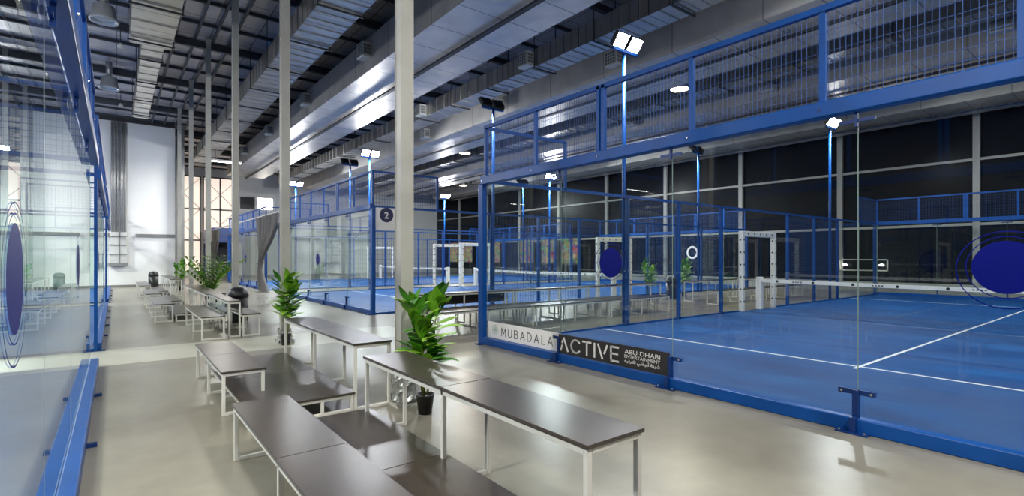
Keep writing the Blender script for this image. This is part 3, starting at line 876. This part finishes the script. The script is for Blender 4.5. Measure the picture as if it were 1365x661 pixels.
# ------------------------------------------------------------------ bins
def bin_(x, y, label, r=.22, h=.85):
    t_ = empty('waste_bin', (x, y, 0))
    MB().lathe([(r*.85, 0), (r, .05), (r, h*.72)], 24).build('bin_body', M_['black'], t_, True)
    MB().lathe([(r*1.04, h*.72), (r*1.04, h*.8), (r*.85, h*.95), (r*.4, h), (.01, h)], 24).build('bin_lid', M_['black'], t_, True)
    return tag(t_, label, 'bin')
bin_(2.40, 14.2, 'black domed waste bin in front of the third column')
bin_(2.78, 13.75, 'smaller black waste bin close behind the domed one', .17, .72) if False else None
bin_(1.55, 32.6, 'black waste bin standing against the white end wall')
bin_(16.9, 11.9, 'black waste bin among the potted palms between the courts')

# ------------------------------------------------------------------ curtains
def curtain(x, y0, y1, z0, z1, label, tied=True, seed=1):
    r = random.Random(seed); t_ = empty('curtain', (x, (y0+y1)/2, 0)); m = MB()
    nu, nv = 70, 26; hw = (y1-y0)/2; vs = []
    for j in range(nv+1):
        v = j/nv; z = z1+(z0-z1)*v
        if tied:
            # gather towards a tie at 60 percent of the drop
            g_ = 1-.78*math.exp(-((v-.62)/.34)**2)-.32*v*v; off = -hw*.62*(math.exp(-((v-.7)/.35)**2))
        else: g_, off = 1-.1*v, 0
        for i in range(nu+1):
            u = i/nu*2-1
            fold = .07*math.sin(u*19+.8*math.sin(3*v))+.03*math.sin(u*41+2)
            vs.append((fold*(1.1-.3*v), u*hw*g_-off, z))
    fs = [(j*(nu+1)+i, j*(nu+1)+i+1, (j+1)*(nu+1)+i+1, (j+1)*(nu+1)+i) for j in range(nv) for i in range(nu)]
    m._add(vs, fs); m.build('curtain_cloth', M_['curtain'], t_, True)
    if tied:
        zt = z1+(z0-z1)*.62
        MB().lathe([(.17, -.03), (.2, 0), (.17, .03)], 20, (0, hw*.62*math.exp(-((.62-.7)/.35)**2), zt)).build('tie_band', M_['curtain'], t_, True)
    return tag(t_, label, 'curtain')
curtain(5.36, 22.9, 27.1, .02, 3.45, 'grey curtain tied back between the second and third columns')
curtain(5.36, 38.6, 41.2, .02, 3.4, 'grey curtain farther back, hanging on the same rail', True, 2)
rail = MB().bar((5.36, 22.7, 3.48), (5.36, 42.0, 3.48), .05, .05).build('curtain_rail', M_['white']); 
tag(rail, 'long white rail carrying the grey curtains', 'rail')
# warm lit display boards in front of the night windows
def disp_mat(i):
    m, nt, b = new_mat('display_print_%d' % i)
    tc = nt.nodes.new('ShaderNodeTexCoord'); v = nt.nodes.new('ShaderNodeTexVoronoi'); v.inputs['Scale'].default_value = 4+i
    nt.links.new(tc.outputs['Object'], v.inputs['Vector'])
    mx = nt.nodes.new('ShaderNodeMixRGB'); mx.blend_type = 'MULTIPLY'; mx.inputs[0].default_value = .8; mx.inputs[2].default_value = (1.0, .72, .5, 1)
    nt.links.new(v.outputs['Color'], mx.inputs[1]); nt.links.new(mx.outputs[0], b.inputs['Emission Color']); b.inputs['Emission Strength'].default_value = .34; b.inputs['Base Color'].default_value = (.05, .03, .02, 1)
    return m
for i, y in enumerate((28.2, 30.6, 33.4, 38.0, 42.5, 45.2)):
    t_ = empty('display_board', (27.2, y, 0))
    MB().box(0, .06, -.95, .95, 1.0, 3.1).build('board_frame', M_['dark'], t_)
    MB().box(-.01, 0, -.85, .85, 1.12, 3.0).build('board_print', disp_mat(i), t_)
    for q in (-.85, .85): MB().box(0, .06, q-.03, q+.03, 0, 1.0).build('leg', M_['dark'], t_)
    tag(t_, 'warm lit display board before the night windows, ' + ['nearest', 'second', 'third', 'fourth', 'fifth', 'farthest'][i], 'display board', 'lit display boards at the window wall')
# blue boxed canopy and dark opening beyond
t_ = empty('blue_kiosk', (5.7, 44.0, 0))
MB().box(0, 2.2, 0, 5, 2.7, 3.8).build('canopy_box', M_['bluedark'], t_)
for x in (.1, 2.1):
    for y in (.1, 4.9): MB().box(x-.07, x+.07, y-.07, y+.07, 0, 2.7).build('leg', M_['bluedark'], t_)
MB().box(.1, 2.1, 4.7, 4.8, 0, 2.7).build('back_panel', M_['dark'], t_)
tag(t_, 'dark blue boxed canopy beyond the farther curtain', 'kiosk')
# wall screen on the far facade
t_ = empty('wall_screen', (9.8, 49.9, 5.6))
MB().box(-1.6, 1.6, -.08, 0, -.1, 1.6).build('screen_frame', M_['signw'], t_)
MB().box(-1.25, -.1, -.1, -.081, .2, 1.25).build('screen_panel', M_['black'], t_)
MB().box(.15, 1.35, -.1, -.081, .25, 1.2).build('lit_panel', M_['lampw'], t_)
tag(t_, 'white framed panel with dark square high on the far wall', 'sign')

# ------------------------------------------------------------------ ceiling luminaires
def batten(x, y, z, L_, label, power=120, rot=0):
    t_ = empty('batten_light', (x, y, z), rot)
    MB().box(-L_/2, L_/2, -.07, .07, 0, .09).build('light_housing', M_['vent'], t_)
    MB().box(-L_/2+.03, L_/2-.03, -.055, .055, -.03, 0).build('light_tube', M_['lampw'], t_)
    m = MB()
    for x_ in (-L_*.35, L_*.35): m.tube((x_, 0, .09), (x_, 0, 9.0-z), .008, 6)
    m.build('suspension', M_['dark'], t_)
    if power: area('batten_glow', (0, 0, -.04), (0, 0, -1), L_, .1, power, (1, .97, .92), t_)
    return tag(t_, label, 'light', 'batten lights under the ceiling')
batten(4.9, 32.5, 6.9, 1.5, 'white batten light beyond the far columns, under the ribbed duct', 300)
batten(-22.0, 41.3, 7.0, 2.6, 'white batten light near the left wall, farther one', 150)
batten(-22.6, 26.8, 7.0, 2.6, 'white batten light near the left wall, nearer one', 150)
batten(-4.4, 42, 7.0, 1.8, 'white batten light behind the white end wall', 500)
batten(-6.5, 3, 7.0, 1.5, 'added white fill batten over the nearest left court', 900)  # out of view, added to brighten sign boards and column sides
batten(-6.5, 28, 7.0, 1.5, 'added white fill batten over the far left court', 1000)  # out of view, added as fill for the end wall and floor
batten(-6.5, 14, 7.0, 1.5, 'added white fill batten over the second left court', 500)  # out of view, added as fill from the left hall
def high_bay(x, y, z, label, power=160):
    t_ = empty('high_bay_light', (x, y, z))
    MB().lathe([(.08, .25), (.14, .15), (.30, .03), (.31, 0)], 24, cap=False).build('lamp_reflector', M_['vent'], t_, True)
    MB().lathe([(.001, .012), (.29, .012)], 24, cap=False).build('lamp_lens', M_['lampwarm'], t_)
    MB().tube((0,0,.25), (0,0,9.0-z), .01, 6).build('suspension', M_['dark'], t_)
    area('high_bay_glow', (0, 0, -.02), (0, 0, -3), .5, .5, power, (1, .88, .72), t_)
    return tag(t_, label, 'light', 'high bay lights')
HB = [(15.2, 10.4, 7.3, 'over the net of the nearest right court'), (15.2, 24.0, 7.3, 'between the middle and far right courts'), (22, 35, 7.3, 'far over the far right court'),
      (2.6, -2.6, 7.0, 'over the aisle behind the viewer'), (3.2, 2.2, 8.2, 'high over the aisle above the viewer')]
for x, y, z, l in HB[:3]: high_bay(x, y, z, 'warm high bay light ' + l)
# unseen neutral panels added as fill light over the aisle
def aisle_fill(x, y, z, label, power):
    t_ = empty('aisle_fill_light', (x, y, z))
    MB().box(-.6, .6, -.3, .3, 0, .08).build('light_housing', M_['vent'], t_)
    MB().box(-.56, .56, -.27, .27, -.012, 0).build('light_panel', M_['lampw'], t_)
    area('aisle_fill_glow', (0, 0, -.03), (0, 0, -3), 1.1, .5, power, (1, .97, .91), t_)
    return tag(t_, label, 'light')
aisle_fill(2.9, -2.5, 7.6, 'added fill panel over the aisle behind the viewer', 560)
aisle_fill(.2, 2.0, 8.3, 'added fill panel above the near end of the aisle', 420)
# emergency twin spot on the window wall
t_ = empty('emergency_light', (27.75, 9.1, .95))
m = MB(); m.box(0, .05, -1.0, 1.0, 0, .05); m.box(0, .05, -1.0, 1.0, .5, .55); m.box(0, .05, -1.0, -.95, 0, .55); m.box(0, .05, .95, 1.0, 0, .55); m.build('light_frame', M_['white'], t_)
for y in (-.75, .75): MB().lathe([(.09, 0), (.1, .04), (.05, .08)], 14, (0, y, .24)).build('spot_lamp', M_['lampw'], t_)
tag(t_, 'low white framed fitting with two small lamps by the night windows', 'light')

# dim night ambience
w = bpy.data.worlds.new('night'); sc.world = w; w.use_nodes = True
w.node_tree.nodes['Background'].inputs[0].default_value = (.02, .03, .05, 1); w.node_tree.nodes['Background'].inputs[1].default_value = 1.0

# ------------------------------------------------------------------ camera
cam = bpy.data.cameras.new('camera'); co = bpy.data.objects.new('camera', cam); col.objects.link(co)
cam.sensor_width = 36; cam.lens = 686.4/1365*36; cam.shift_y = 12.0/1365; cam.clip_start = .05; cam.clip_end = 200
co.location = (0, 0, 1.6); co.rotation_euler = (PI/2, 0, -math.radians(37.58))
sc.camera = co
